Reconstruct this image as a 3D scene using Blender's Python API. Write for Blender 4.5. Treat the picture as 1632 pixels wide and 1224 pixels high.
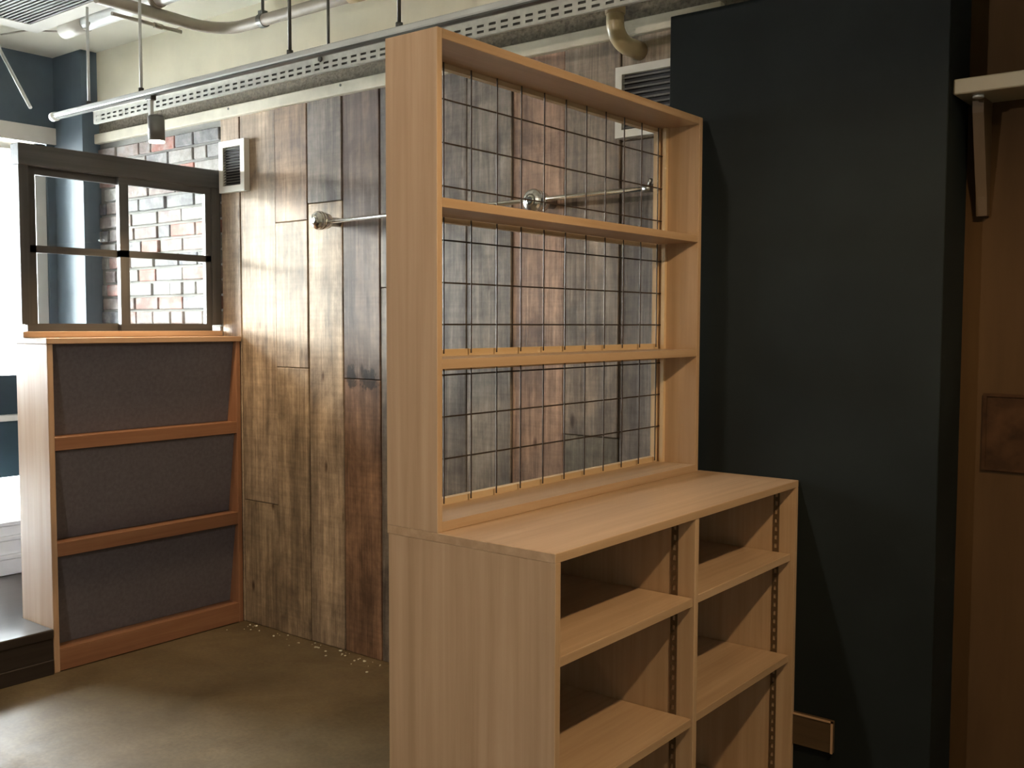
import bpy, bmesh, math, random
from mathutils import Vector, Matrix
random.seed(7)
scene = bpy.context.scene
for o in list(bpy.data.objects):
    bpy.data.objects.remove(o)
COL = scene.collection

# ------------------------------------------------------------------ camera
F_PX, YAW, PITCH, ROLL = 1605.77, math.radians(38.172), math.radians(-3.418), math.radians(0.180)
cam_d = bpy.data.cameras.new('camera')
cam_d.sensor_fit = 'HORIZONTAL'
cam_d.sensor_width = 36.0
cam_d.lens = F_PX * 36.0 / 1632.0
cam_d.clip_start = 0.05
cam = bpy.data.objects.new('camera', cam_d)
COL.objects.link(cam)
fwd = Vector((-math.sin(YAW) * math.cos(PITCH), math.cos(YAW) * math.cos(PITCH), math.sin(PITCH)))
rt = Vector((math.cos(YAW), math.sin(YAW), 0))
up = rt.cross(fwd)
r2 = math.cos(ROLL) * rt + math.sin(ROLL) * up
u2 = -math.sin(ROLL) * rt + math.cos(ROLL) * up
m3 = Matrix((r2, u2, -fwd)).transposed()
cam.matrix_world = Matrix.Translation((0, 0, 1.45)) @ m3.to_4x4()
scene.camera = cam

# ------------------------------------------------------------------ sky, light, exposure
world = bpy.data.worlds.new('overcast_sky')
scene.world = world
world.use_nodes = True
bg = world.node_tree.nodes['Background']
bg.inputs['Color'].default_value = (0.93, 0.97, 1.0, 1)
bg.inputs['Strength'].default_value = 38.0
scene.view_settings.view_transform = 'Standard'
scene.view_settings.look = 'None'
scene.view_settings.gamma = 1.0
scene.view_settings.use_curve_mapping = False
scene.view_settings.exposure = 1.1

# low, hazy sun shining in over the bookcase through the partition window
sun_d = bpy.data.lights.new('low_sun', 'SUN')
sun_d.energy = 4.2
sun_d.angle = math.radians(7)
sun_d.color = (1.0, 0.95, 0.86)
sun = bpy.data.objects.new('low_sun', sun_d)
COL.objects.link(sun)
sun.rotation_euler = Vector((1.0, 0.55, -0.15)).to_track_quat('-Z', 'Y').to_euler()

# daylight portal over the shop front glazing (guides sky sampling only)
pl = bpy.data.lights.new('daylight_portal', 'AREA')
pl.shape = 'RECTANGLE'
pl.size, pl.size_y = 2.5, 1.5
pl.cycles.is_portal = True
po = bpy.data.objects.new('daylight_portal', pl)
COL.objects.link(po)
po.location = (-5.66, 2.15, 1.3)
po.rotation_euler = (0, math.radians(-90), 0)

WARM = (1.0, 0.72, 0.40)
LAMP_MAIN, LAMP_BOOKCASE, LAMP_FILL = 50.0, 24.0, 62.0

# ------------------------------------------------------------------ materials
def nodes_of(name):
    m = bpy.data.materials.new(name)
    m.use_nodes = True
    nt = m.node_tree
    return m, nt, nt.nodes['Principled BSDF']

def N(nt, typ, **kw):
    n = nt.nodes.new(typ)
    for k, v in kw.items():
        setattr(n, k, v)
    return n

def ramp(nt, fac, stops):
    r = N(nt, 'ShaderNodeValToRGB')
    cr = r.color_ramp
    while len(cr.elements) < len(stops):
        cr.elements.new(0.5)
    for e, (p, c) in zip(cr.elements, stops):
        e.position = p
        e.color = (*c, 1)
    nt.links.new(fac, r.inputs['Fac'])
    return r.outputs['Color']

def coords(nt, scale):
    tc = N(nt, 'ShaderNodeTexCoord')
    mp = N(nt, 'ShaderNodeMapping')
    mp.inputs['Scale'].default_value = scale
    nt.links.new(tc.outputs['Object'], mp.inputs['Vector'])
    return mp.outputs['Vector']

def noise(nt, vec, scale, detail=4, rough=0.55, dist=0.0):
    n = N(nt, 'ShaderNodeTexNoise')
    n.inputs['Scale'].default_value = scale
    n.inputs['Detail'].default_value = detail
    n.inputs['Roughness'].default_value = rough
    n.inputs['Distortion'].default_value = dist
    nt.links.new(vec, n.inputs['Vector'])
    return n.outputs['Fac']

def mixc(nt, a, b, fac, mode='MIX'):
    n = N(nt, 'ShaderNodeMix', data_type='RGBA', blend_type=mode)
    for s, v in (('Factor', fac), ('A', a), ('B', b)):
        sock = [i for i in n.inputs if i.name == s and (i.type == ('VALUE' if s == 'Factor' else 'RGBA'))][0]
        if hasattr(v, 'is_output'):
            nt.links.new(v, sock)
        elif isinstance(v, tuple):
            sock.default_value = (*v, 1)
        else:
            sock.default_value = v
    return [o for o in n.outputs if o.type == 'RGBA'][0]

def bump(nt, bsdf, h, strength, dist=0.01):
    b = N(nt, 'ShaderNodeBump')
    b.inputs['Strength'].default_value = strength
    b.inputs['Distance'].default_value = dist
    nt.links.new(h, b.inputs['Height'])
    nt.links.new(b.outputs['Normal'], bsdf.inputs['Normal'])

def plain(name, col, rough=0.6, metal=0.0, var=0.06, nscale=6.0, spec=0.5, bmp=0.0):
    m, nt, b = nodes_of(name)
    v = coords(nt, (1, 1, 1))
    f = noise(nt, v, nscale, 5)
    lo = tuple(max(0, c * (1 - var * 2)) for c in col)
    hi = tuple(min(1, c * (1 + var * 2)) for c in col)
    nt.links.new(ramp(nt, f, [(0.3, lo), (0.7, hi)]), b.inputs['Base Color'])
    b.inputs['Roughness'].default_value = rough
    b.inputs['Metallic'].default_value = metal
    b.inputs['Specular IOR Level'].default_value = spec
    if bmp:
        bump(nt, b, noise(nt, v, nscale * 8, 6, 0.7), bmp)
    return m

def wood(name, dark, light, axis, rough=0.4, spec=0.4, cross=42.0, along=1.3):
    m, nt, b = nodes_of(name)
    sc = [cross, cross, cross]
    sc['xyz'.index(axis)] = along
    v = coords(nt, tuple(sc))
    f1 = noise(nt, v, 1.0, 6, 0.6, 0.3)
    sc2 = [7.0, 7.0, 7.0]
    sc2['xyz'.index(axis)] = 0.35
    f2 = noise(nt, coords(nt, tuple(sc2)), 1.0, 3, 0.5)
    c1 = ramp(nt, f1, [(0.3, dark), (0.72, light)])
    c2 = ramp(nt, f2, [(0.3, (0.86, 0.84, 0.82)), (0.7, (1.0, 1.0, 1.0))])
    nt.links.new(mixc(nt, c1, c2, 1.0, 'MULTIPLY'), b.inputs['Base Color'])
    b.inputs['Roughness'].default_value = rough
    b.inputs['Specular IOR Level'].default_value = spec
    bump(nt, b, f1, 0.08, 0.002)
    return m

PALE = {a: wood('pale_lauan_wood_' + a, (0.43, 0.285, 0.172), (0.56, 0.392, 0.258), a, 0.36) for a in 'xyz'}
PINE = {a: wood('pine_bead_' + a, (0.60, 0.43, 0.25), (0.72, 0.55, 0.36), a, 0.5) for a in 'xyz'}
RED = {a: wood('reddish_varnished_wood_' + a, (0.23, 0.105, 0.055), (0.33, 0.165, 0.09), a, 0.35) for a in 'xyz'}
TAN = {a: wood('tan_post_wood_' + a, (0.44, 0.27, 0.16), (0.56, 0.38, 0.25), a, 0.45) for a in 'xyz'}
BROWN = {a: wood('brown_wall_wood_' + a, (0.054, 0.029, 0.012), (0.078, 0.043, 0.018), a, 0.7, 0.1, 12) for a in 'xyz'}
DARKWOOD = {a: wood('dark_platform_wood_' + a, (0.022, 0.016, 0.013), (0.045, 0.034, 0.028), a, 0.28) for a in 'xyz'}
FRAME = {a: wood('dark_window_frame_wood_' + a, (0.060, 0.058, 0.058), (0.095, 0.090, 0.088), a, 0.45) for a in 'xyz'}

def plank_material(name='weathered_plank', stains=()):
    m, nt, b = nodes_of(name)
    oi = N(nt, 'ShaderNodeObjectInfo')
    tc = N(nt, 'ShaderNodeTexCoord')
    add = N(nt, 'ShaderNodeVectorMath', operation='ADD')
    scl = N(nt, 'ShaderNodeVectorMath', operation='SCALE')
    comb = N(nt, 'ShaderNodeCombineXYZ')
    for i in range(3):
        nt.links.new(oi.outputs['Random'], comb.inputs[i])
    nt.links.new(comb.outputs[0], scl.inputs[0])
    scl.inputs['Scale'].default_value = 37.0
    nt.links.new(tc.outputs['Object'], add.inputs[0])
    nt.links.new(scl.outputs[0], add.inputs[1])
    def mp(s):
        k = N(nt, 'ShaderNodeMapping')
        k.inputs['Scale'].default_value = s
        nt.links.new(add.outputs[0], k.inputs['Vector'])
        return k.outputs['Vector']
    grain = noise(nt, mp((70, 70, 2.6)), 1.0, 8, 0.7, 0.9)
    streak = noise(nt, mp((16, 16, 0.8)), 1.0, 5, 0.65, 0.8)
    blot = noise(nt, mp((6, 6, 3.4)), 1.0, 7, 0.68, 0.5)
    fine = noise(nt, mp((30, 30, 22)), 1.0, 4, 0.7)
    saw = noise(nt, mp((2, 2, 60)), 1.0, 3, 0.6, 0.3)
    c = mixc(nt, oi.outputs['Color'], ramp(nt, grain, [(0.30, (0.52, 0.50, 0.49)), (0.66, (1.10, 1.09, 1.08))]), 1.0, 'MULTIPLY')
    c = mixc(nt, c, ramp(nt, streak, [(0.30, (0.52, 0.50, 0.49)), (0.64, (1.16, 1.13, 1.10))]), 1.0, 'MULTIPLY')
    c = mixc(nt, c, ramp(nt, blot, [(0.34, (0.55, 0.54, 0.55)), (0.62, (1.12, 1.12, 1.12))]), 1.0, 'MULTIPLY')
    c = mixc(nt, c, ramp(nt, fine, [(0.30, (0.80, 0.80, 0.80)), (0.65, (1.08, 1.08, 1.08))]), 1.0, 'MULTIPLY')
    c = mixc(nt, c, ramp(nt, saw, [(0.30, (0.86, 0.86, 0.86)), (0.60, (1.04, 1.04, 1.04))]), 1.0, 'MULTIPLY')
    vo = N(nt, 'ShaderNodeTexVoronoi')
    vo.inputs['Scale'].default_value = 1.0
    nt.links.new(mp((7.0, 7.0, 2.6)), vo.inputs['Vector'])
    knot = ramp(nt, vo.outputs['Distance'], [(0.03, (0.30, 0.24, 0.20)), (0.09, (1, 1, 1))])
    c = mixc(nt, c, knot, 1.0, 'MULTIPLY')
    for (sx, sz, rx, rz) in stains:      # soot stains of their own shape, at a place on the board
        mpn = N(nt, 'ShaderNodeMapping', vector_type='TEXTURE')
        mpn.inputs['Location'].default_value = (sx, YW, sz)
        mpn.inputs['Scale'].default_value = (rx, 10.0, rz)
        nt.links.new(tc.outputs['Object'], mpn.inputs['Vector'])
        ln = N(nt, 'ShaderNodeVectorMath', operation='LENGTH')
        nt.links.new(mpn.outputs['Vector'], ln.inputs[0])
        wob = N(nt, 'ShaderNodeMath', operation='MULTIPLY_ADD')
        nt.links.new(fine, wob.inputs[0])
        wob.inputs[1].default_value = 1.1
        nt.links.new(ln.outputs['Value'], wob.inputs[2])
        c = mixc(nt, c, ramp(nt, wob.outputs[0], [(0.85, (0.30, 0.31, 0.33)), (1.0, (1, 1, 1))]), 1.0, 'MULTIPLY')
    nt.links.new(c, b.inputs['Base Color'])
    b.inputs['Roughness'].default_value = 0.62
    b.inputs['Specular IOR Level'].default_value = 0.35
    bump(nt, b, grain, 0.35, 0.004)
    return m
YW = 3.0
PLANK = plank_material()
PLANK_STAINED = plank_material('stained_plank', ((-3.248, 1.215, 0.075, 0.12), (-3.135, 1.21, 0.115, 0.12)))

def brick_material():
    m, nt, b = nodes_of('old_brick')
    oi = N(nt, 'ShaderNodeObjectInfo')
    v = coords(nt, (1, 1, 1))
    f = noise(nt, v, 26, 6, 0.65)
    w = noise(nt, v, 9, 5, 0.6)
    c = mixc(nt, oi.outputs['Color'], ramp(nt, f, [(0.3, (0.6, 0.6, 0.6)), (0.7, (1.1, 1.1, 1.1))]), 1.0, 'MULTIPLY')
    white = ramp(nt, w, [(0.46, (0, 0, 0)), (0.66, (0.7, 0.7, 0.7))])
    c = mixc(nt, c, (0.34, 0.33, 0.31), white)
    nt.links.new(c, b.inputs['Base Color'])
    b.inputs['Roughness'].default_value = 0.85
    bump(nt, b, f, 0.6, 0.006)
    return m
BRICK = brick_material()
MORTAR = plain('mortar', (0.22, 0.215, 0.20), 0.9, bmp=0.4)
CREAM = plain('cream_painted_concrete', (0.72, 0.68, 0.54), 0.75, var=0.05, nscale=3, bmp=0.08)
CEILM = plain('cream_ceiling_paint', (0.63, 0.61, 0.51), 0.8, var=0.04, nscale=2, bmp=0.05)
BLUEGREY = plain('blue_grey_wall_paint', (0.085, 0.115, 0.14), 0.7, var=0.05)
NAVY = plain('blackish_teal_paint', (0.0100, 0.0132, 0.0132), 0.6, var=0.1, nscale=3, spec=0.12)
TEAL = plain('dark_teal_panel_paint', (0.02, 0.045, 0.06), 0.5)
BATTEN = plain('cream_batten_paint', (0.60, 0.56, 0.45), 0.6, nscale=10)
WHITE = plain('white_paint', (0.66, 0.64, 0.58), 0.45, var=0.03)
OFFWHITE = plain('offwhite_shelf_laminate', (0.36, 0.31, 0.22), 0.5, var=0.04)
GALV = plain('galvanised_steel', (0.52, 0.52, 0.47), 0.45, 0.35, var=0.06, nscale=30)
TRACKM = plain('pale_grey_track_metal', (0.58, 0.59, 0.57), 0.4, 0.2)
STEELDARK = plain('dark_threaded_steel', (0.13, 0.13, 0.12), 0.45, 0.8)
CHROME = plain('chrome', (0.80, 0.79, 0.76), 0.18, 1.0, var=0.01)
CHROMEDARK = plain('brushed_chrome', (0.40, 0.39, 0.37), 0.28, 1.0, var=0.03)
WIRE = plain('dark_rusty_wire', (0.07, 0.052, 0.042), 0.5, 0.6, var=0.15, nscale=40)
LAMPGREY = plain('grey_lamp_body', (0.16, 0.155, 0.145), 0.5, 0.3)
CHARCOAL = plain('charcoal_fabric_board', (0.105, 0.094, 0.110), 0.85, var=0.08, nscale=60)
SCREEN = plain('dark_insect_screen', (0.035, 0.035, 0.04), 0.7)
CONDUIT = plain('taupe_conduit', (0.32, 0.285, 0.235), 0.5, 0.1)
PVC = plain('beige_plastic_pipe', (0.44, 0.35, 0.20), 0.35)
BRACKET = plain('tan_bracket_wood', (0.085, 0.05, 0.022), 0.6)
PLATE = wood('wall_plate_wood', (0.07, 0.042, 0.02), (0.10, 0.062, 0.03), 'x', 0.6)
OLDSIGN = plain('dark_red_brown_sign_board', (0.038, 0.018, 0.008), 0.8, var=0.3, nscale=14, spec=0.1)
DARKGAP = plain('dark_wall_backing', (0.035, 0.028, 0.022), 0.9)
ACGREY = plain('grey_grille_plastic', (0.22, 0.22, 0.215), 0.5)
TRACKHOLE = plain('bronze_shelf_track', (0.12, 0.075, 0.038), 0.5, 0.3)
PAVE = plain('pale_pavement', (0.55, 0.54, 0.52), 0.9)
PAPER = plain('white_paper', (0.80, 0.80, 0.78), 0.7, var=0.02)

def concrete_strip():
    m, nt, b = nodes_of('rough_exposed_concrete')
    v = coords(nt, (1, 1, 1))
    f = noise(nt, v, 70, 6, 0.7)
    nt.links.new(ramp(nt, f, [(0.35, (0.11, 0.095, 0.07)), (0.68, (0.27, 0.235, 0.18))]), b.inputs['Base Color'])
    b.inputs['Roughness'].default_value = 0.95
    bump(nt, b, f, 0.9, 0.01)
    return m
ROUGH = concrete_strip()

def floor_mat():
    m, nt, b = nodes_of('worn_concrete_floor')
    v = coords(nt, (1, 1, 1))
    f = noise(nt, v, 3.2, 7, 0.62, 0.3)
    g = noise(nt, v, 60, 5, 0.6)
    c = ramp(nt, f, [(0.3, (0.092, 0.066, 0.036)), (0.7, (0.165, 0.122, 0.070))])
    c = mixc(nt, c, ramp(nt, g, [(0.3, (0.8, 0.8, 0.8)), (0.7, (1.1, 1.1, 1.1))]), 1.0, 'MULTIPLY')
    nt.links.new(c, b.inputs['Base Color'])
    r = ramp(nt, noise(nt, v, 2.1, 5, 0.6, 0.5), [(0.35, (0.38, 0.38, 0.38)), (0.65, (0.68, 0.68, 0.68))])
    nt.links.new(r, b.inputs['Roughness'])
    b.inputs['Specular IOR Level'].default_value = 0.2
    bump(nt, b, f, 0.25, 0.01)
    return m
FLOORM = floor_mat()

def glass_mat():
    m, nt, b = nodes_of('window_glass')
    nt.nodes.remove(b)
    out = nt.nodes['Material Output']
    tr = N(nt, 'ShaderNodeBsdfTransparent')
    tr.inputs['Color'].default_value = (0.93, 0.95, 0.95, 1)
    gl = N(nt, 'ShaderNodeBsdfGlossy')
    gl.inputs['Roughness'].default_value = 0.02
    fr = N(nt, 'ShaderNodeFresnel')
    fr.inputs['IOR'].default_value = 1.45
    mx = N(nt, 'ShaderNodeMixShader')
    nt.links.new(fr.outputs[0], mx.inputs[0])
    nt.links.new(tr.outputs[0], mx.inputs[1])
    nt.links.new(gl.outputs[0], mx.inputs[2])
    nt.links.new(mx.outputs[0], out.inputs['Surface'])
    return m
GLASS = glass_mat()

def emit_mat(name, col, s):
    m, nt, b = nodes_of(name)
    b.inputs['Base Color'].default_value = (*col, 1)
    b.inputs['Emission Color'].default_value = (*col, 1)
    b.inputs['Emission Strength'].default_value = s
    return m
LENS = emit_mat('lamp_lens_glow', (1.0, 0.86, 0.62), 9.0)

# ------------------------------------------------------------------ mesh helpers
def add_box(bm, x0, x1, y0, y1, z0, z1, bev=0.0):
    tmp = bmesh.new()
    bmesh.ops.create_cube(tmp, size=1)
    for v in tmp.verts:
        v.co = Vector(((x0 + x1) / 2 + v.co.x * (x1 - x0), (y0 + y1) / 2 + v.co.y * (y1 - y0), (z0 + z1) / 2 + v.co.z * (z1 - z0)))
    if bev:
        bmesh.ops.bevel(tmp, geom=tmp.edges[:], offset=bev, segments=1, affect='EDGES')
    me = bpy.data.meshes.new('tmp')
    tmp.to_mesh(me)
    tmp.free()
    bm.from_mesh(me)
    bpy.data.meshes.remove(me)

def add_cyl(bm, p0, p1, r, seg=16, r1=None, cap=True):
    p0, p1 = Vector(p0), Vector(p1)
    d = p1 - p0
    q = d.to_track_quat('Z', 'Y').to_matrix().to_4x4()
    bmesh.ops.create_cone(bm, cap_ends=cap, cap_tris=False, segments=seg, radius1=r, radius2=r if r1 is None else r1,
                          depth=d.length, matrix=Matrix.Translation((p0 + p1) / 2) @ q)

def add_tube(bm, pts, r, seg=12):
    pts = [Vector(p) for p in pts]
    rings = []
    ref = None
    for i, p in enumerate(pts):
        t = (pts[min(i + 1, len(pts) - 1)] - pts[max(i - 1, 0)]).normalized()
        if ref is None:
            ref = t.orthogonal().normalized()
        ref = (ref - t * ref.dot(t)).normalized()
        b = t.cross(ref)
        rings.append([bm.verts.new(p + r * (math.cos(a) * ref + math.sin(a) * b)) for a in [2 * math.pi * k / seg for k in range(seg)]])
    for a, b in zip(rings, rings[1:]):
        for k in range(seg):
            bm.faces.new((a[k], a[(k + 1) % seg], b[(k + 1) % seg], b[k]))
    bm.faces.new(rings[0][::-1])
    bm.faces.new(rings[-1])

def add_prism(bm, poly, axis, a0, a1):
    """poly: 2-D points on the two other axes (in xyz order), extruded along axis"""
    def P(u, v, w):
        return {'x': (w, u, v), 'y': (u, w, v), 'z': (u, v, w)}[axis]
    A = [bm.verts.new(P(u, v, a0)) for u, v in poly]
    B = [bm.verts.new(P(u, v, a1)) for u, v in poly]
    n = len(poly)
    for k in range(n):
        bm.faces.new((A[k], A[(k + 1) % n], B[(k + 1) % n], B[k]))
    bm.faces.new(A[::-1])
    bm.faces.new(B)
    bmesh.ops.recalc_face_normals(bm, faces=bm.faces[:])

def link(name, bm, mat, parent=None, smooth=False):
    me = bpy.data.meshes.new(name)
    if parent is not None and not parent.get('at_origin'):
        w = Vector((0, 0, 0))
        p = parent
        while p is not None:
            w += p.location
            p = p.parent
        bmesh.ops.translate(bm, verts=bm.verts[:], vec=-w)
    bm.to_mesh(me)
    bm.free()
    me.materials.append(mat)
    if smooth:
        for p in me.polygons:
            p.use_smooth = len(p.vertices) <= 4
    o = bpy.data.objects.new(name, me)
    COL.objects.link(o)
    o.parent = parent
    return o

def box(name, x0, x1, y0, y1, z0, z1, mat, parent=None, bev=0.0):
    bm = bmesh.new()
    add_box(bm, x0, x1, y0, y1, z0, z1, bev)
    return link(name, bm, mat, parent)

def cyl(name, p0, p1, r, mat, parent=None, seg=20, r1=None):
    bm = bmesh.new()
    add_cyl(bm, p0, p1, r, seg, r1)
    return link(name, bm, mat, parent, True)

def tube(name, pts, r, mat, parent=None, seg=12):
    bm = bmesh.new()
    add_tube(bm, pts, r, seg)
    return link(name, bm, mat, parent, True)

def thing(name, label, cat, loc=(0, 0, 0), group=None):
    o = bpy.data.objects.new(name, None)
    o.empty_display_size = 0.1
    COL.objects.link(o)
    o.location = loc
    o['label'] = label
    o['category'] = cat
    if group:
        o['group'] = group
    return o

def tag(o, label, cat, group=None, kind=None):
    o['label'] = label
    o['category'] = cat
    if group:
        o['group'] = group
    if kind:
        o['kind'] = kind
    return o

def struct(o, label, cat=None):
    o['kind'] = 'structure'
    o['label'] = label
    if cat:
        o['category'] = cat
    return o

# key planes (metres): X along the plank wall, Y away from the camera, floor z = 0
YW = 3.0            # plank wall
XB = -4.01          # bookcase front
XL = -5.55          # shop front wall
YC = 2.80           # front of the dark column
ZC = 2.92           # ceiling
XR, YB = 2.0, -2.2  # right and rear walls

# ------------------------------------------------------------------ structure
struct(box('floor', XL - 0.1, XR, YB, YW + 0.15, -0.1, 0, FLOORM), 'worn brown-grey concrete floor', 'floor')
struct(box('ceiling', XL - 0.1, XR, YB, YW + 0.15, ZC, ZC + 0.1, CEILM), 'cream painted concrete ceiling', 'ceiling')
struct(box('wall_right', XR, XR + 0.1, YB, YW + 0.15, 0, ZC, CREAM), 'cream wall out of view on the right', 'wall')
struct(box('wall_rear', XL - 0.1, XR + 0.1, YB - 0.1, YB, 0, ZC, CREAM), 'cream wall behind the viewer', 'wall')

# far wall: cream paint above, exposed concrete strip, planks and bricks below
wb = struct(box('wall_back', XL - 0.1, XR, YW + 0.03, YW + 0.15, 0, ZC, DARKGAP), 'long far wall of weathered planks under cream paint', 'wall')
wb['at_origin'] = 1
box('upper_paint', XL, XR, YW - 0.004, YW + 0.03, 2.62, ZC, CREAM, wb)
box('concrete_strip', XL, XR, YW + 0.004, YW + 0.03, 2.44, 2.62, ROUGH, wb)
box('mortar_bed', -5.25, -4.155, YW + 0.008, YW + 0.03, 0.0, 2.44, MORTAR, wb)

GREY, GREY2 = (0.30, 0.26, 0.225), (0.34, 0.295, 0.245)
BEI, BEI2 = (0.46, 0.355, 0.25), (0.42, 0.32, 0.215)
TANP, PINK = (0.43, 0.30, 0.20), (0.44, 0.285, 0.195)
DBR, RBR = (0.25, 0.185, 0.15), (0.30, 0.18, 0.115)
planks = [
    (-4.152, -4.005, [(0, 2.43, BEI)]),
    (-4.005, -3.744, [(0, 0.60, BEI2), (0.60, 2.43, BEI)]),
    (-3.744, -3.519, [(0, 1.247, BEI2), (1.247, 1.91, BEI), (1.91, 2.43, TANP)]),
    (-3.519, -3.294, [(0, 1.981, BEI), (1.981, 2.43, GREY)]),
    (-3.294, -3.068, [(0, 1.21, RBR), (1.21, 2.43, DBR)]),
    (-3.068, -2.83, [(0, 1.6, GREY), (1.6, 2.43, GREY)]),
    (-2.83, -2.583, [(0, 1.9, GREY), (1.9, 2.43, GREY)]),
    (-2.583, -2.36, [(0, 2.43, GREY2)]),
    (-2.36, -2.12, [(0, 2.43, PINK)]),
    (-2.12, -1.883, [(0, 1.049, (0.27, 0.235, 0.18)), (1.049, 2.43, (0.41, 0.335, 0.26))]),
    (-1.883, -1.66, [(0, 2.08, GREY), (2.08, 2.43, (0.42, 0.35, 0.27))]),
    (-1.66, -1.50, [(0, 2.43, GREY)]),
]
for x0, x1, segs in planks:
    for z0, z1, c in segs:
        off = random.uniform(-0.006, 0.005)
        p = box('plank', x0 + 0.0022, x1 - 0.0022, YW + off, YW + 0.032, z0 + 0.001, z1 - 0.0015, PLANK_STAINED if x0 == -3.294 else PLANK, wb, 0.0025)
        k = random.uniform(0.93, 1.07)
        p.color = (c[0] * k, c[1] * k, c[2] * k, 1)
bcols = [(0.24, 0.13, 0.105), (0.32, 0.14, 0.11), (0.24, 0.19, 0.175), (0.18, 0.175, 0.18), (0.30, 0.28, 0.265), (0.26, 0.20, 0.18), (0.13, 0.13, 0.145), (0.29, 0.27, 0.25)]
row = 0
z = 1.15
while z < 2.40:
    x = -4.16 - (0.11 if row % 2 else 0.0)
    if row % 2:
        xs = [(-4.26, -4.16)]
    else:
        xs = []
    xe = -4.27 if row % 2 else -4.16
    while xe > -5.2:
        w = random.choice((0.10, 0.15, 0.19, 0.205, 0.205, 0.23))
        xs.append((max(xe - w, -5.25), xe))
        xe -= w + 0.012
    for a, b_ in xs:
        o = box('brick', a, b_, YW - 0.004 + random.uniform(-0.005, 0.005), YW + 0.028, z, z + 0.062, BRICK, wb, 0.004)
        c = random.choice(bcols)
        o.color = (*c, 1)
    z += 0.074
    row += 1
# cream batten running along the top of the planks
bt = struct(box('trim_1', -5.25, -1.50, YW - 0.028, YW + 0.004, 2.425, 2.476, BATTEN, None, 0.003), 'cream batten along the top of the plank wall', 'trim')
for xx in (-4.05, -3.27, -2.45):
    cyl('screw', (xx, YW - 0.030, 2.462), (xx, YW - 0.026, 2.462), 0.006, STEELDARK, bt, 10)

# corner column and shop front wall (blue grey)
struct(box('wall_corner_pier', XL, -5.25, 2.905, YW + 0.03, 0, ZC, BLUEGREY), 'blue-grey pier in the far corner beyond the window', 'wall')
wl = struct(box('wall_left', XL - 0.12, XL, YB, YW + 0.03, 2.53, ZC, BLUEGREY), 'blue-grey wall above the shop front glazing', 'wall')
wl['at_origin'] = 1
box('white_trim', XL - 0.01, XL + 0.02, YB, 2.905, 2.44, 2.53, WHITE, wl)
box('wall_end', XL - 0.12, XL, 2.86, YW + 0.03, 0, 2.53, BLUEGREY, wl)
box('wall_end', XL - 0.12, XL, YB, 1.45, 0, 2.53, BLUEGREY, wl)  # unseen solid stretch, added to keep the low sun off the farther planks
# shop front glazing
sf = bpy.data.objects.new('window_2', None)
COL.objects.link(sf)
struct(sf, 'bright shop front glazing with dark lower panels', 'window')
for i, (y0, y1) in enumerate(((2.80, 2.86), (1.45, 1.51))):
    box('post', XL - 0.08, XL - 0.02, y0, y1, 0.185, 2.44, WHITE, sf)
box('head_rail', XL - 0.08, XL - 0.02, 1.45, 2.86, 2.39, 2.44, WHITE, sf)
box('bottom_rail', XL - 0.08, XL - 0.02, 1.45, 2.86, 0.185, 0.22, TEAL, sf)
for (y0, y1) in ((1.51, 2.80),):
    box('pane', XL - 0.055, XL - 0.047, y0, y1, 1.16, 2.39, GLASS, sf)
    box('pane', XL - 0.055, XL - 0.047, y0, y1, 0.22, 0.60, GLASS, sf)
    pn = box('lower_panel', XL - 0.07, XL - 0.03, y0, y1, 0.60, 1.16, TEAL, sf)
    box('ledge', XL - 0.03, XL + 0.05, y0, y1, 0.915, 0.945, WHITE, pn)
# outside
struct(box('ground_outside', -30, XL - 0.12, -15, 20, -0.1, 0.02, PAVE), 'pale pavement outside the shop front', 'ground')

# raised platform by the entrance
bm = bmesh.new()
add_box(bm, XL, -4.275, YB, 2.905, 0.0, 0.186, 0.004)
pf = link('entrance_platform', bm, DARKWOOD['y'])
struct(pf, 'dark glossy raised wooden platform at the entrance', 'platform')
pf['at_origin'] = 1
box('nosing', -4.275, XB + 0.012, YB, 2.043, 0.150, 0.190, DARKWOOD['y'], pf, 0.004)
box('riser', -4.275, XB, YB, 2.043, 0.062, 0.150, DARKWOOD['y'], pf)
box('kick_board', -4.275, XB + 0.008, YB, 2.043, 0.0, 0.062, DARKWOOD['y'], pf, 0.003)

# dark column on the right and the brown wall past it
struct(box('wall_column', -1.582, -0.756, YC, YW + 0.03, 0, 2.40, NAVY, None, 0.002), 'blackish teal boxed wall beside the pale shelving', 'wall')
wr = struct(box('wall_brown', -0.756, XR, YW, YW + 0.03, 0, 2.62, BROWN['z']), 'brown wooden wall at the right edge', 'wall')

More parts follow.
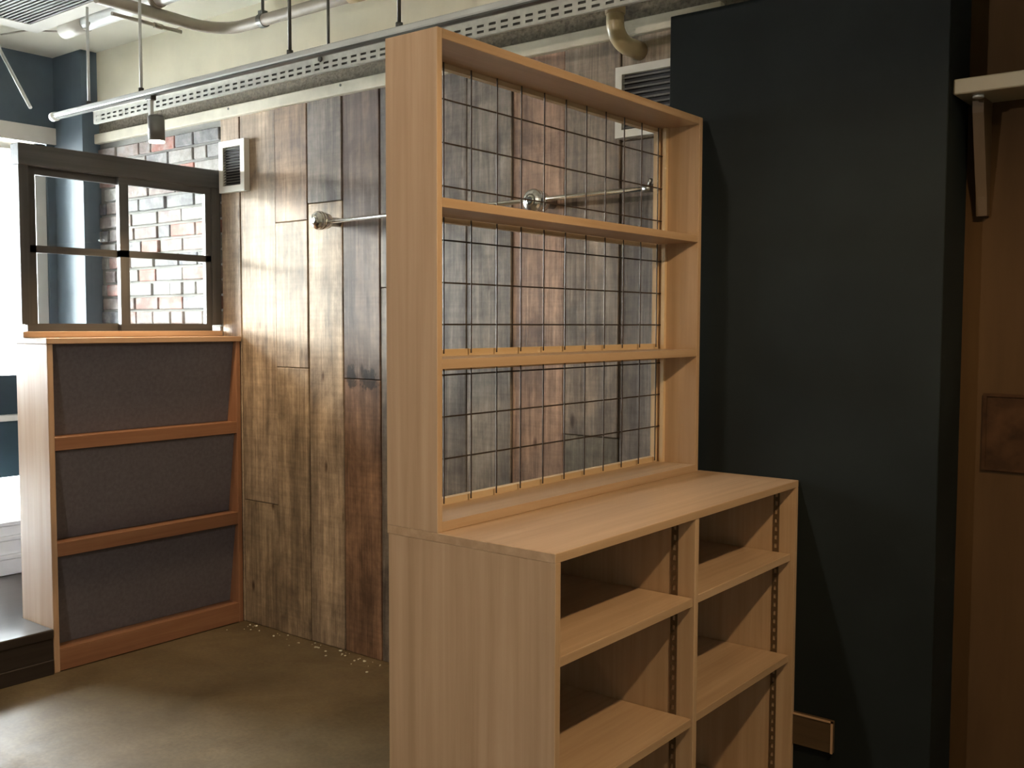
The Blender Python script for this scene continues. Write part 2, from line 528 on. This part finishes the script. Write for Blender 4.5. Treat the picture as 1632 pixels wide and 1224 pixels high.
# partition window above the bookcase
XP = -4.15
w1 = bpy.data.objects.new('window_1', None)
COL.objects.link(w1)
struct(w1, 'dark framed sliding window partition above the charcoal bookcase', 'window')
fr = FRAME
box('head_beam', XP - 0.07, XP, 2.02, 2.993, 2.095, 2.183, fr['y'], w1, 0.003)
box('jamb', XP - 0.06, XP - 0.004, 2.945, 2.993, 1.44, 2.095, fr['z'], w1)
box('jamb', XP - 0.06, XP - 0.004, 2.02, 2.06, 1.44, 2.095, fr['z'], w1)
box('sill', XP - 0.075, XP + 0.005, 2.02, 2.993, 1.387, 1.412, TAN['y'], w1, 0.002)
for (y0, y1, xo) in ((2.468, 2.945, -0.012), (2.06, 2.515, -0.040)):
    s = box('sash_rail', XP + xo - 0.022, XP + xo, y0, y1, 2.065, 2.095, fr['y'], w1)
    box('bottom_rail', XP + xo - 0.022, XP + xo, y0, y1, 1.412, 1.445, fr['y'], s)
    box('middle_rail', XP + xo - 0.022, XP + xo, y0, y1, 1.742, 1.772, fr['y'], s)
    box('stile', XP + xo - 0.022, XP + xo, y0, y0 + 0.045, 1.445, 2.065, fr['z'], s)
    box('stile', XP + xo - 0.022, XP + xo, y1 - 0.032, y1, 1.445, 2.065, fr['z'], s)
    box('pane', XP + xo - 0.013, XP + xo - 0.009, y0 + 0.045, y1 - 0.032, 1.772, 2.065, GLASS, w1)
    box('pane', XP + xo - 0.013, XP + xo - 0.009, y0 + 0.045, y1 - 0.032, 1.445, 1.742, GLASS, w1)

# ------------------------------------------------------------------ charcoal bookcase under the window
bk = thing('bookcase', 'low reddish wood bookcase with charcoal back under the window', 'bookcase', (-4.14, 2.52, 0))
X0, X1 = -4.272, XB
box('side_panel', X0, X1, 2.047, 2.072, 0, 1.362, TAN['z'], bk, 0.002)
box('side_panel', X0, X1, 2.968, 2.992, 0, 1.362, RED['z'], bk, 0.002)
box('top_board', X0, X1 + 0.006, 2.043, 2.995, 1.362, 1.386, TAN['y'], bk, 0.002)
box('back_panel', X0, X0 + 0.010, 2.072, 2.968, 0.08, 1.362, CHARCOAL, bk)
for zb_, zt_ in ((0.098, 0.481), (0.541, 0.922), (0.979, 1.361)):
    bm = bmesh.new()
    add_prism(bm, [(X1 - 0.088, zb_), (X1 - 0.074, zb_), (X1 - 0.021, zt_), (X1 - 0.035, zt_)], 'y', 2.0725, 2.9675)
    link('display_board', bm, CHARCOAL, bk)
for zt, zb in ((0.978, 0.923), (0.540, 0.482), (0.097, 0.004)):
    s = box('shelf', X0 + 0.010, X1 - 0.018, 2.072, 2.968, zt - 0.022, zt - 0.001, RED['y'], bk)
    box('edge_strip', X1 - 0.018, X1, 2.072, 2.968, zb, zt, RED['y'], s, 0.0015)

# ------------------------------------------------------------------ pale cabinet in front
XF, XK, Y0, Y1 = -1.138, -1.603, 1.587, 2.794
cb = thing('low_cabinet', 'pale wooden open cabinet with adjustable shelves and counter top', 'cabinet', (-1.37, 2.19, 0))
P = PALE
box('counter_top', XK, XF, Y0, Y1, 0.980, 1.0, P['y'], cb, 0.0012)
sp = box('side_panel', XK + 0.012, XF, Y0 + 0.001, Y0 + 0.019, 0.0, 0.980, P['z'], cb, 0.001)
box('side_panel', XK + 0.012, XF, Y1 - 0.019, Y1 - 0.001, 0.0, 0.980, P['z'], cb, 0.001)
box('divider', XK + 0.012, XF - 0.002, 2.170, 2.189, 0.06, 0.980, P['z'], cb, 0.001)
box('back_panel', XK + 0.001, XK + 0.010, Y0 + 0.004, Y1 - 0.004, 0.0, 0.980, P['z'], cb)
box('bottom_board', XK + 0.012, XF - 0.004, Y0 + 0.019, Y1 - 0.019, 0.06, 0.080, P['y'], cb)
box('toe_kick', XF - 0.05, XF - 0.032, Y0 + 0.019, Y1 - 0.019, 0.0, 0.06, P['y'], cb)
bays = ((Y0 + 0.020, 2.169), (2.190, Y1 - 0.020))
for bi, (a, b_) in enumerate(bays):
    for zt in (0.786, 0.487):
        box('shelf', XK + 0.014, XF - 0.006 - 0.006 * bi, a + 0.0015, b_ - 0.0015, zt - 0.021, zt, P['y'], cb, 0.001)
tm = None
for yy, sgn in ((Y0 + 0.019, 1), (2.170, -1), (2.189, 1), (Y1 - 0.019, -1)):
    for xx in (XF - 0.066,):
        bm = bmesh.new()
        # a slotted metal shelf standard: two flanges and rungs between the slots
        ya, yb = (yy, yy + 0.003 * sgn) if sgn > 0 else (yy + 0.003 * sgn, yy)
        add_box(bm, xx, xx + 0.005, ya, yb, 0.085, 0.975)
        add_box(bm, xx + 0.013, xx + 0.018, ya, yb, 0.085, 0.975)
        zz = 0.085
        while zz < 0.97:
            add_box(bm, xx + 0.005, xx + 0.013, ya, yb, zz, zz + 0.012)
            zz += 0.025
        link('shelf_track', bm, TRACKHOLE, cb)

# ------------------------------------------------------------------ upper shelf with wire mesh
XU, UY1 = -1.450, 2.770
us = thing('mesh_shelf', 'tall pale wooden open shelf with wire mesh back standing on the cabinet', 'shelf', (-1.526, 2.178, 1.0))
box('side_panel', XK, XU, Y0, Y0 + 0.0165, 1.0, 2.070, P['z'], us, 0.001)
box('side_panel', XK, XU, UY1 - 0.018, UY1, 1.0, 2.070, P['z'], us, 0.001)
ya, yb = Y0 + 0.0165, UY1 - 0.018
box('top_board', XK, XU, ya, yb, 2.049, 2.070, P['y'], us, 0.001)
box('bottom_board', XK, XU, ya, yb, 1.0, 1.022, P['y'], us, 0.001)
box('shelf', XK + 0.022, XU - 0.001, ya, yb, 1.697, 1.718, P['y'], us, 0.001)
box('shelf', XK + 0.022, XU - 0.001, ya, yb, 1.352, 1.374, P['y'], us, 0.001)
XM = XK + 0.030
bayz = ((1.022, 1.352, (1.133, 1.232, 1.330)), (1.374, 1.697, (1.448, 1.545, 1.643)), (1.718, 2.049, (1.767, 1.866, 1.965)))
for zb, zt, hs in bayz:
    bm = bmesh.new()
    for k in range(12):
        y = 1.744 + 0.0975 * (k - 1)
        add_cyl(bm, (XM, y, zb + 0.006), (XM, y, zt - 0.002), 0.0019, 6)
    for h in hs:
        add_cyl(bm, (XM - 0.0036, ya + 0.002, h), (XM - 0.0036, yb - 0.002, h), 0.0019, 6)
    link('wire_mesh', bm, WIRE, us)
    for xa, xb in ((XK + 0.002, XK + 0.020), (XM + 0.004, XM + 0.016)):
        box('bead', xa, xb, yb - 0.013, yb, zb, zt, PINE['z'], us)
        box('bead', xa, xb, ya, ya + 0.013, zb, zt, PINE['z'], us)
    box('bead', XK + 0.002, XK + 0.020, ya + 0.013, yb - 0.013, zb, zb + 0.016, PINE['y'], us)
    box('bead', XK + 0.002, XK + 0.020, ya + 0.013, yb - 0.013, zt - 0.012, zt, PINE['y'], us)

# ------------------------------------------------------------------ chrome hanging rail on the plank wall
ZRL, YR = 1.886, 2.905
rl = thing('hanging_rail', 'chrome hanging rail on round stand-offs along the plank wall', 'rail', (-2.5, YW, ZRL))
cyl('rod', (-3.30, YR, ZRL - 0.006), (-1.70, YR, ZRL + 0.010), 0.0085, CHROME, rl, 14)
for xx, rr in ((-3.315, 0.040), (-2.170, 0.043)):
    bm = bmesh.new()
    add_cyl(bm, (xx, YW - 0.004, ZRL), (xx, YR - 0.02, ZRL), 0.020, 24)
    st = link('stand_off', bm, CHROMEDARK, rl, True)
    bm = bmesh.new()
    add_cyl(bm, (xx, YR - 0.015, ZRL), (xx, YR - 0.026, ZRL), rr, 32)
    prof = [(rr, 0.026), (rr * 0.93, 0.034), (rr * 0.78, 0.040), (rr * 0.55, 0.045), (rr * 0.28, 0.048)]
    for (ra, da), (rb_, db) in zip(prof, prof[1:]):
        add_cyl(bm, (xx, YR - da, ZRL), (xx, YR - db, ZRL), ra, 32, rb_, cap=(db > 0.047))
    add_cyl(bm, (xx, YR + 0.030, ZRL), (xx, YR - 0.015, ZRL), rr * 0.8, 32, rr)
    link('disc_cap', bm, CHROME, st, True)
    cyl('set_screw', (xx, YR - 0.050, ZRL), (xx, YR - 0.046, ZRL), 0.010, STEELDARK, st, 16)
bm = bmesh.new()
add_cyl(bm, (-1.715, YW - 0.004, ZRL + 0.010), (-1.715, YR - 0.01, ZRL + 0.010), 0.009, 14)
add_cyl(bm, (-1.700, YR, ZRL + 0.010), (-1.735, YR, ZRL + 0.010), 0.013, 14)
add_cyl(bm, (-1.715, YR, ZRL + 0.015), (-1.700, YR - 0.01, ZRL + 0.038), 0.006, 10)
link('end_bracket', bm, CHROMEDARK, rl, True)

# ------------------------------------------------------------------ wall vents
def vent(label, x0, x1, z0, z1, fw, slats, dark):
    t = thing('wall_vent', label, 'vent', ((x0 + x1) / 2, YW, z0))
    ya, yb = YW - 0.034, YW - 0.003
    bm = bmesh.new()
    add_box(bm, x0, x0 + fw, ya, yb, z0, z1)
    add_box(bm, x1 - fw, x1, ya, yb, z0, z1)
    add_box(bm, x0 + fw, x1 - fw, ya, yb, z0, z0 + fw)
    add_box(bm, x0 + fw, x1 - fw, ya, yb, z1 - fw, z1)
    link('frame', bm, WHITE, t)
    box('screen', x0 + fw, x1 - fw, yb - 0.012, yb, z0 + fw, z1 - fw, dark, t)
    n = slats
    for k in range(n):
        zz = z0 + fw + (z1 - z0 - 2 * fw) * (k + 0.5) / n
        bm = bmesh.new()
        add_prism(bm, [(ya + 0.004, zz - 0.0055), (ya + 0.006, zz - 0.0055), (yb - 0.014, zz + 0.0035), (yb - 0.016, zz + 0.0035)], 'x', x0 + fw, x1 - fw)
        link('slat', bm, LAMPGREY if slats > 11 else ACGREY, t)
    return t
vent('small white framed wall vent with dark screen beside the window', -4.122, -3.928, 2.070, 2.312, 0.030, 14, SCREEN)
vent('larger white louvred wall vent behind the top of the mesh shelf', -1.887, -1.600, 2.085, 2.323, 0.026, 10, SCREEN)

# beige pipe elbow coming down over the batten and into the wall behind the column
bm = bmesh.new()
pts = [(-1.838, 2.885, 2.62), (-1.838, 2.885, 2.46)]
for k in range(0, 10):
    a = math.pi / 2 * k / 9
    pts.append((-1.838 + 0.025 * (1 - math.cos(a)), 2.885 + 0.07 * (1 - math.cos(a)), 2.445 - 0.07 * math.sin(a)))
pts.append((-1.808, YW - 0.002, 2.372))
add_tube(bm, pts, 0.030, 18)
pe = thing('pipe_elbow', 'beige pipe elbow bending above the louvred vent', 'pipe', (-1.838, 2.885, 2.36))
link('bend', bm, PVC, pe, True)
cyl('collar', (-1.838, 2.885, 2.52), (-1.838, 2.885, 2.475), 0.034, PVC, pe, 18)

# ------------------------------------------------------------------ ceiling services
# perforated steel tray
TY, TZ0, TZ1 = 2.75, 2.454, 2.516
tr = thing('cable_tray', 'perforated galvanised cable tray running along the plank wall', 'cable tray', (-3.0, TY, TZ0))
TX0, TX1 = -4.86, -0.9
bm = bmesh.new()
rows = ((TZ0 + 0.009, TZ0 + 0.018), (TZ0 + 0.029, TZ0 + 0.038))
edges = [TZ0, rows[0][0], rows[0][1], rows[1][0], rows[1][1], TZ1]
for a, b_ in ((0, 1), (2, 3), (4, 5)):
    add_box(bm, TX0, TX1, TY, TY + 0.002, edges[a], edges[b_])
for (za, zb) in rows:
    x = TX0
    while x < TX1:
        add_box(bm, x, min(x + 0.022, TX1), TY, TY + 0.002, za, zb)
        x += 0.0535
add_box(bm, TX0, TX1, TY - 0.010, TY, TZ1 - 0.003, TZ1)
link('front_web', bm, GALV, tr)
box('tray_base', TX0, TX1, TY + 0.002, TY + 0.016, TZ0 - 0.002, TZ0, GALV, tr)
box('rear_web', TX0, TX1, TY + 0.016, TY + 0.018, TZ0, TZ1, GALV, tr)
cables = box('cable_bundle', TX0 + 0.05, TX1, TY + 0.006, TY + 0.015, TZ0, TZ0 + 0.058, STEELDARK, tr, 0.004)
for xx in (-3.14, -1.6):
    cyl('hanger_rod', (xx, TY + 0.04, TZ0 + 0.03), (xx, TY + 0.04, ZC), 0.006, STEELDARK, tr, 8)
    cyl('nut', (xx, TY - 0.008, TZ0 + 0.050), (xx, TY, TZ0 + 0.050), 0.011, STEELDARK, tr, 6)

# lighting track in front of it
RY, RZ0, RZ1 = 2.45, 2.404, 2.432
lt = thing('lighting_track', 'pale lighting track hung from rods in front of the cable tray', 'lighting track', (-3.0, RY, RZ0))
bm = bmesh.new()
add_box(bm, -4.66, -0.6, RY - 0.017, RY + 0.017, RZ0 + 0.006, RZ1, 0.004)
link('rail', bm, TRACKM, lt)
box('slot', -4.64, -0.6, RY - 0.012, RY + 0.012, RZ0, RZ0 + 0.006, STEELDARK, lt)
cyl('end_cap', (-4.69, RY, RZ0 + 0.014), (-4.655, RY, RZ0 + 0.014), 0.021, WHITE, lt, 16)
for xx, m_ in ((-4.364, TRACKM), (-3.942, TRACKM), (-2.967, STEELDARK), (-2.408, STEELDARK)):
    r_ = cyl('hanger_rod', (xx, RY, RZ1), (xx, RY, ZC), 0.0065, m_, lt, 10)
    cyl('nut', (xx, RY, RZ1), (xx, RY, RZ1 + 0.016), 0.0125, STEELDARK, r_, 6)

# conduit that bends along the wall, with its hanger
cd = thing('conduit', 'thick taupe conduit bending along the top of the cream wall', 'conduit', (-3.9, 2.85, 2.78))
pts = [(-3.985, 2.28, 2.795), (-3.99, 2.50, 2.795), (-3.995, 2.72, 2.793)]
for k in range(1, 11):
    a = math.pi / 2 * k / 10
    pts.append((-3.995 + 0.16 * (1 - math.cos(a)), 2.74 + 0.16 * math.sin(a), 2.793))
pts += [(-3.5, 2.905, 2.793), (-3.0, 2.91, 2.793), (-2.2, 2.91, 2.793)]
tube('tube', pts, 0.026, CONDUIT, cd, 14)
cl = cyl('hanger', (-3.70, 2.905, 2.82), (-3.70, 2.905, ZC), 0.007, STEELDARK, cd, 8)
bm = bmesh.new()
add_cyl(bm, (-3.715, 2.905, 2.793), (-3.685, 2.905, 2.793), 0.031, 16)
add_box(bm, -3.715, -3.685, 2.890, 2.920, 2.815, 2.835)
link('clamp', bm, STEELDARK, cl)
cyl('coupling', (-3.14, 2.909, 2.793), (-3.06, 2.909, 2.793), 0.032, PVC, cd, 16)
th = cyl('thin_conduit', (-4.16, 2.45, 2.80), (-4.165, 2.80, 2.80), 0.009, CONDUIT, None, 10)
tag(th, 'thin short taupe conduit below the ceiling left of the thick one', 'conduit')
cyl('end_fitting', (-4.1645, 2.66, 2.80), (-4.165, 2.70, 2.80), 0.013, CONDUIT, th, 10)
# straight pipe beside the cassette
sp_ = thing('ceiling_pipe', 'straight pale pipe with white end beside the ceiling grille', 'pipe', (-4.3, 2.55, 2.85))
cyl('barrel', (-4.55, 2.55, 2.85), (-3.2, 2.55, 2.85), 0.034, TRACKM, sp_, 18)
cyl('end_sleeve', (-4.75, 2.55, 2.85), (-4.55, 2.55, 2.85), 0.038, WHITE, sp_, 18)
cyl('strap', (-3.98, 2.55, 2.85), (-3.95, 2.55, 2.85), 0.040, CONDUIT, sp_, 18)
# ceiling cassette with slatted grille
cs = thing('ceiling_grille', 'white framed ceiling air unit with fine grey slats', 'air unit', (-4.4, 1.95, 2.87))
cx0, cx1, cy0, cy1, cz = -4.835, -3.95, 1.50, 2.425, 2.865
bm = bmesh.new()
add_box(bm, cx0 - 0.11, cx0, cy0 - 0.11, cy1 + 0.09, cz, ZC)
add_box(bm, cx1, cx1 + 0.11, cy0 - 0.11, cy1 + 0.09, cz, ZC)
add_box(bm, cx0, cx1, cy1, cy1 + 0.09, cz, ZC)
add_box(bm, cx0, cx1, cy0 - 0.11, cy0, cz, ZC)
link('frame', bm, WHITE, cs)
box('backing', cx0, cx1, cy0, cy1, cz + 0.02, ZC, LAMPGREY, cs)
y = cy0 + 0.012
first = None
while y < cy1 - 0.01:
    if first is None:
        first = box('slat', cx0, cx1, y, y + 0.010, cz + 0.002, cz + 0.018, ACGREY, cs)
        fy = y
    else:
        c = first.copy()
        COL.objects.link(c)
        c.location = (0, y - fy, 0)
    y += 0.0225
# slanting stay and loose cable in the far corner
st = tube('ceiling_stay', [(-4.91, 2.3, 2.80), (-4.877, 2.3, 2.727), (-4.60, 2.3, 2.425)], 0.008, TRACKM, None, 8)
tag(st, 'thin white slanting stay in the top left corner', 'stay')
lc = tube('loose_cable', [(-4.364, 2.46, 2.80), (-4.45, 2.50, 2.80), (-4.62, 2.56, 2.835), (-4.75, 2.60, 2.86), (-4.86, 2.57, 2.87), (-5.0, 2.50, 2.885), (-5.2, 2.46, 2.89)], 0.004, CONDUIT, None, 6)
tag(lc, 'thin loose cable drooping under the ceiling', 'cable')

def spotlight(name, label, loc, arm_dx, target, power, cone, track_z, colour=WARM):
    """cylindrical track spotlight: arm, body, glowing lens and its own light"""
    x, y, z = loc      # centre of the lens
    t = thing(name, label, 'lamp', (x, y, z))
    d = (Vector(target) - Vector(loc)).normalized()
    R = d.to_track_quat('-Z', 'Y').to_matrix().to_4x4()
    T = Matrix.Translation(loc) @ R
    bm = bmesh.new()
    add_cyl(bm, (0, 0, 0.006), (0, 0, 0.104), 0.034, 28)
    add_cyl(bm, (0, 0, 0.104), (0, 0, 0.112), 0.034, 28, 0.028)
    bmesh.ops.transform(bm, matrix=T, verts=bm.verts[:])
    link('body', bm, LAMPGREY, t, True)
    bm = bmesh.new()
    add_cyl(bm, (0, 0, 0.0), (0, 0, 0.006), 0.032, 28)
    bmesh.ops.transform(bm, matrix=T, verts=bm.verts[:])
    link('lens', bm, LENS, t)
    bm = bmesh.new()
    ax = x + arm_dx
    add_box(bm, ax - 0.008, ax + 0.008, y - 0.008, y + 0.008, z + 0.07, track_z)
    add_box(bm, min(ax, x) - 0.008, max(ax, x) - 0.03, y - 0.010, y + 0.010, z + 0.055, z + 0.075)
    link('arm', bm, TRACKM, t)
    box('track_adapter', ax - 0.022, ax + 0.022, y - 0.014, y + 0.014, track_z - 0.022, track_z, STEELDARK, t, 0.003)
    L = bpy.data.lights.new(name + '_light', 'SPOT')
    L.energy = power
    L.color = colour
    L.spot_size = cone
    L.spot_blend = 0.6
    L.shadow_soft_size = 0.03
    lo = bpy.data.objects.new(name + '_light', L)
    COL.objects.link(lo)
    lo.matrix_world = Matrix.Translation(Vector(loc) + d * 0.012) @ R
    return t
spotlight('spotlight', 'grey cylindrical spotlight hanging from the lighting track', (-3.832, 2.45, 2.207), -0.040,
          (-3.80, 2.47, 0.0), LAMP_BOOKCASE, math.radians(95), RZ0 + 0.004)
# overhead, out of view: the cabinet spotlight, and a fill spotlight added behind the viewer
spotlight('spotlight', 'grey spotlight overhead aimed at the pale cabinet, out of view', (0.10, 1.55, 2.52), -0.040,
          (-1.1, 2.1, 0.8), LAMP_MAIN, math.radians(96), 2.70)
spotlight('spotlight', 'added grey fill spotlight overhead behind the viewer, out of view', (-1.6, -0.9, 2.55), -0.040,
          (-2.1, 1.4, 0.9), LAMP_FILL, math.radians(130), 2.70, (1.0, 0.88, 0.74))
for (xa, xb, yy) in ((-0.8, 1.2, 1.55), (-2.6, -0.4, -0.9)):
    t = thing('lighting_track', 'pale overhead lighting track in front of the cabinet, out of view' if yy > 0 else 'pale overhead lighting track added for the fill spotlight, out of view', 'lighting track', ((xa + xb) / 2, yy, 2.70))
    box('rail', xa, xb, yy - 0.017, yy + 0.017, 2.696, 2.73, TRACKM, t, 0.003)
    for xx in (xa + 0.2, xb - 0.2):
        cyl('hanger_rod', (xx, yy, 2.73), (xx, yy, ZC), 0.0065, STEELDARK, t, 8)

# ------------------------------------------------------------------ right edge: shelf on bracket, sign board, wall plate
ws = thing('wall_shelf', 'off-white wall shelf on a wooden bracket at the right edge', 'shelf', (-0.3, YW, 2.05))
box('board', -0.754, 0.35, 2.832, YW - 0.001, 2.055, 2.095, OFFWHITE, ws, 0.003)
for xx in (-0.722, 0.20):
    bm = bmesh.new()
    add_prism(bm, [(YW - 0.001, 2.055), (2.90, 2.055), (2.905, 2.015), (2.965, 1.80), (2.975, 1.748), (YW - 0.001, 1.748)], 'x', xx, xx + 0.028)
    link('bracket', bm, BRACKET, ws)
cyl('bolt', (-0.70, 2.87, 2.046), (-0.70, 2.87, 2.055), 0.014, TRACKM, ws, 14)
sg = thing('sign_board', 'dim dark red-brown board on the brown wall under the shelf', 'board', (-0.6, YW, 1.05))
box('panel', -0.694, -0.45, YW - 0.006, YW - 0.0005, 1.05, 1.262, OLDSIGN, sg, 0.001)
for a in ((-0.694, -0.45, 1.254, 1.262), (-0.694, -0.45, 1.05, 1.058), (-0.694, -0.684, 1.058, 1.254)):
    box('border', a[0], a[1], YW - 0.009, YW - 0.006, a[2], a[3], OLDSIGN, sg)
wp = thing('wall_plate', 'wooden wall plate low on the dark wall beside the cabinet', 'plate', (-1.10, YC, 0.222))
box('board', -1.190, -1.018, YC - 0.014, YC - 0.0005, 0.222, 0.316, PLATE, wp, 0.001)
box('end_trim', -1.024, -1.018, YC - 0.017, YC - 0.014, 0.222, 0.316, TAN['z'], wp)
box('top_trim', -1.190, -1.018, YC - 0.017, YC - 0.014, 0.311, 0.316, TAN['x'], wp)

# papers stacked by the shop front, just visible past the bookcase end
for k, (z0, h, s, lab) in enumerate(((0.187, 0.10, 0.30, 'lowest white box of the stack past the bookcase end'), (0.288, 0.09, 0.27, 'middle white box of the stack past the bookcase end'), (0.379, 0.07, 0.24, 'topmost white box of the stack past the bookcase end'))):
    t = thing('white_box', lab, 'box', (-5.2, 2.42, z0), 'white boxes by the shop front')
    box('body', -5.2 - s / 2, -5.2 + s / 2, 2.42 - s / 2, 2.42 + s / 2, z0, z0 + h - 0.02, PAPER, t, 0.003)
    box('lid', -5.2 - s / 2 - 0.006, -5.2 + s / 2 + 0.006, 2.42 - s / 2 - 0.006, 2.42 + s / 2 + 0.006, z0 + h - 0.02, z0 + h, PAPER, t, 0.003)

# crumbs of plaster along the foot of the planks
bm = bmesh.new()
for k in range(46):
    x = random.uniform(-3.95, -3.0)
    y = YW - 0.02 - abs(random.gauss(0, 0.05))
    r = random.uniform(0.002, 0.006)
    mt = Matrix.Translation((x, y, r * 0.7)) @ Matrix.Rotation(random.random() * 6, 4, 'Z') @ Matrix.Diagonal((1.3, 1, 0.7, 1))
    bmesh.ops.create_icosphere(bm, subdivisions=1, radius=r, matrix=mt)
cr = link('plaster_crumbs', bm, BATTEN)
tag(cr, 'pale plaster crumbs scattered along the foot of the plank wall', 'crumbs', None, 'stuff')
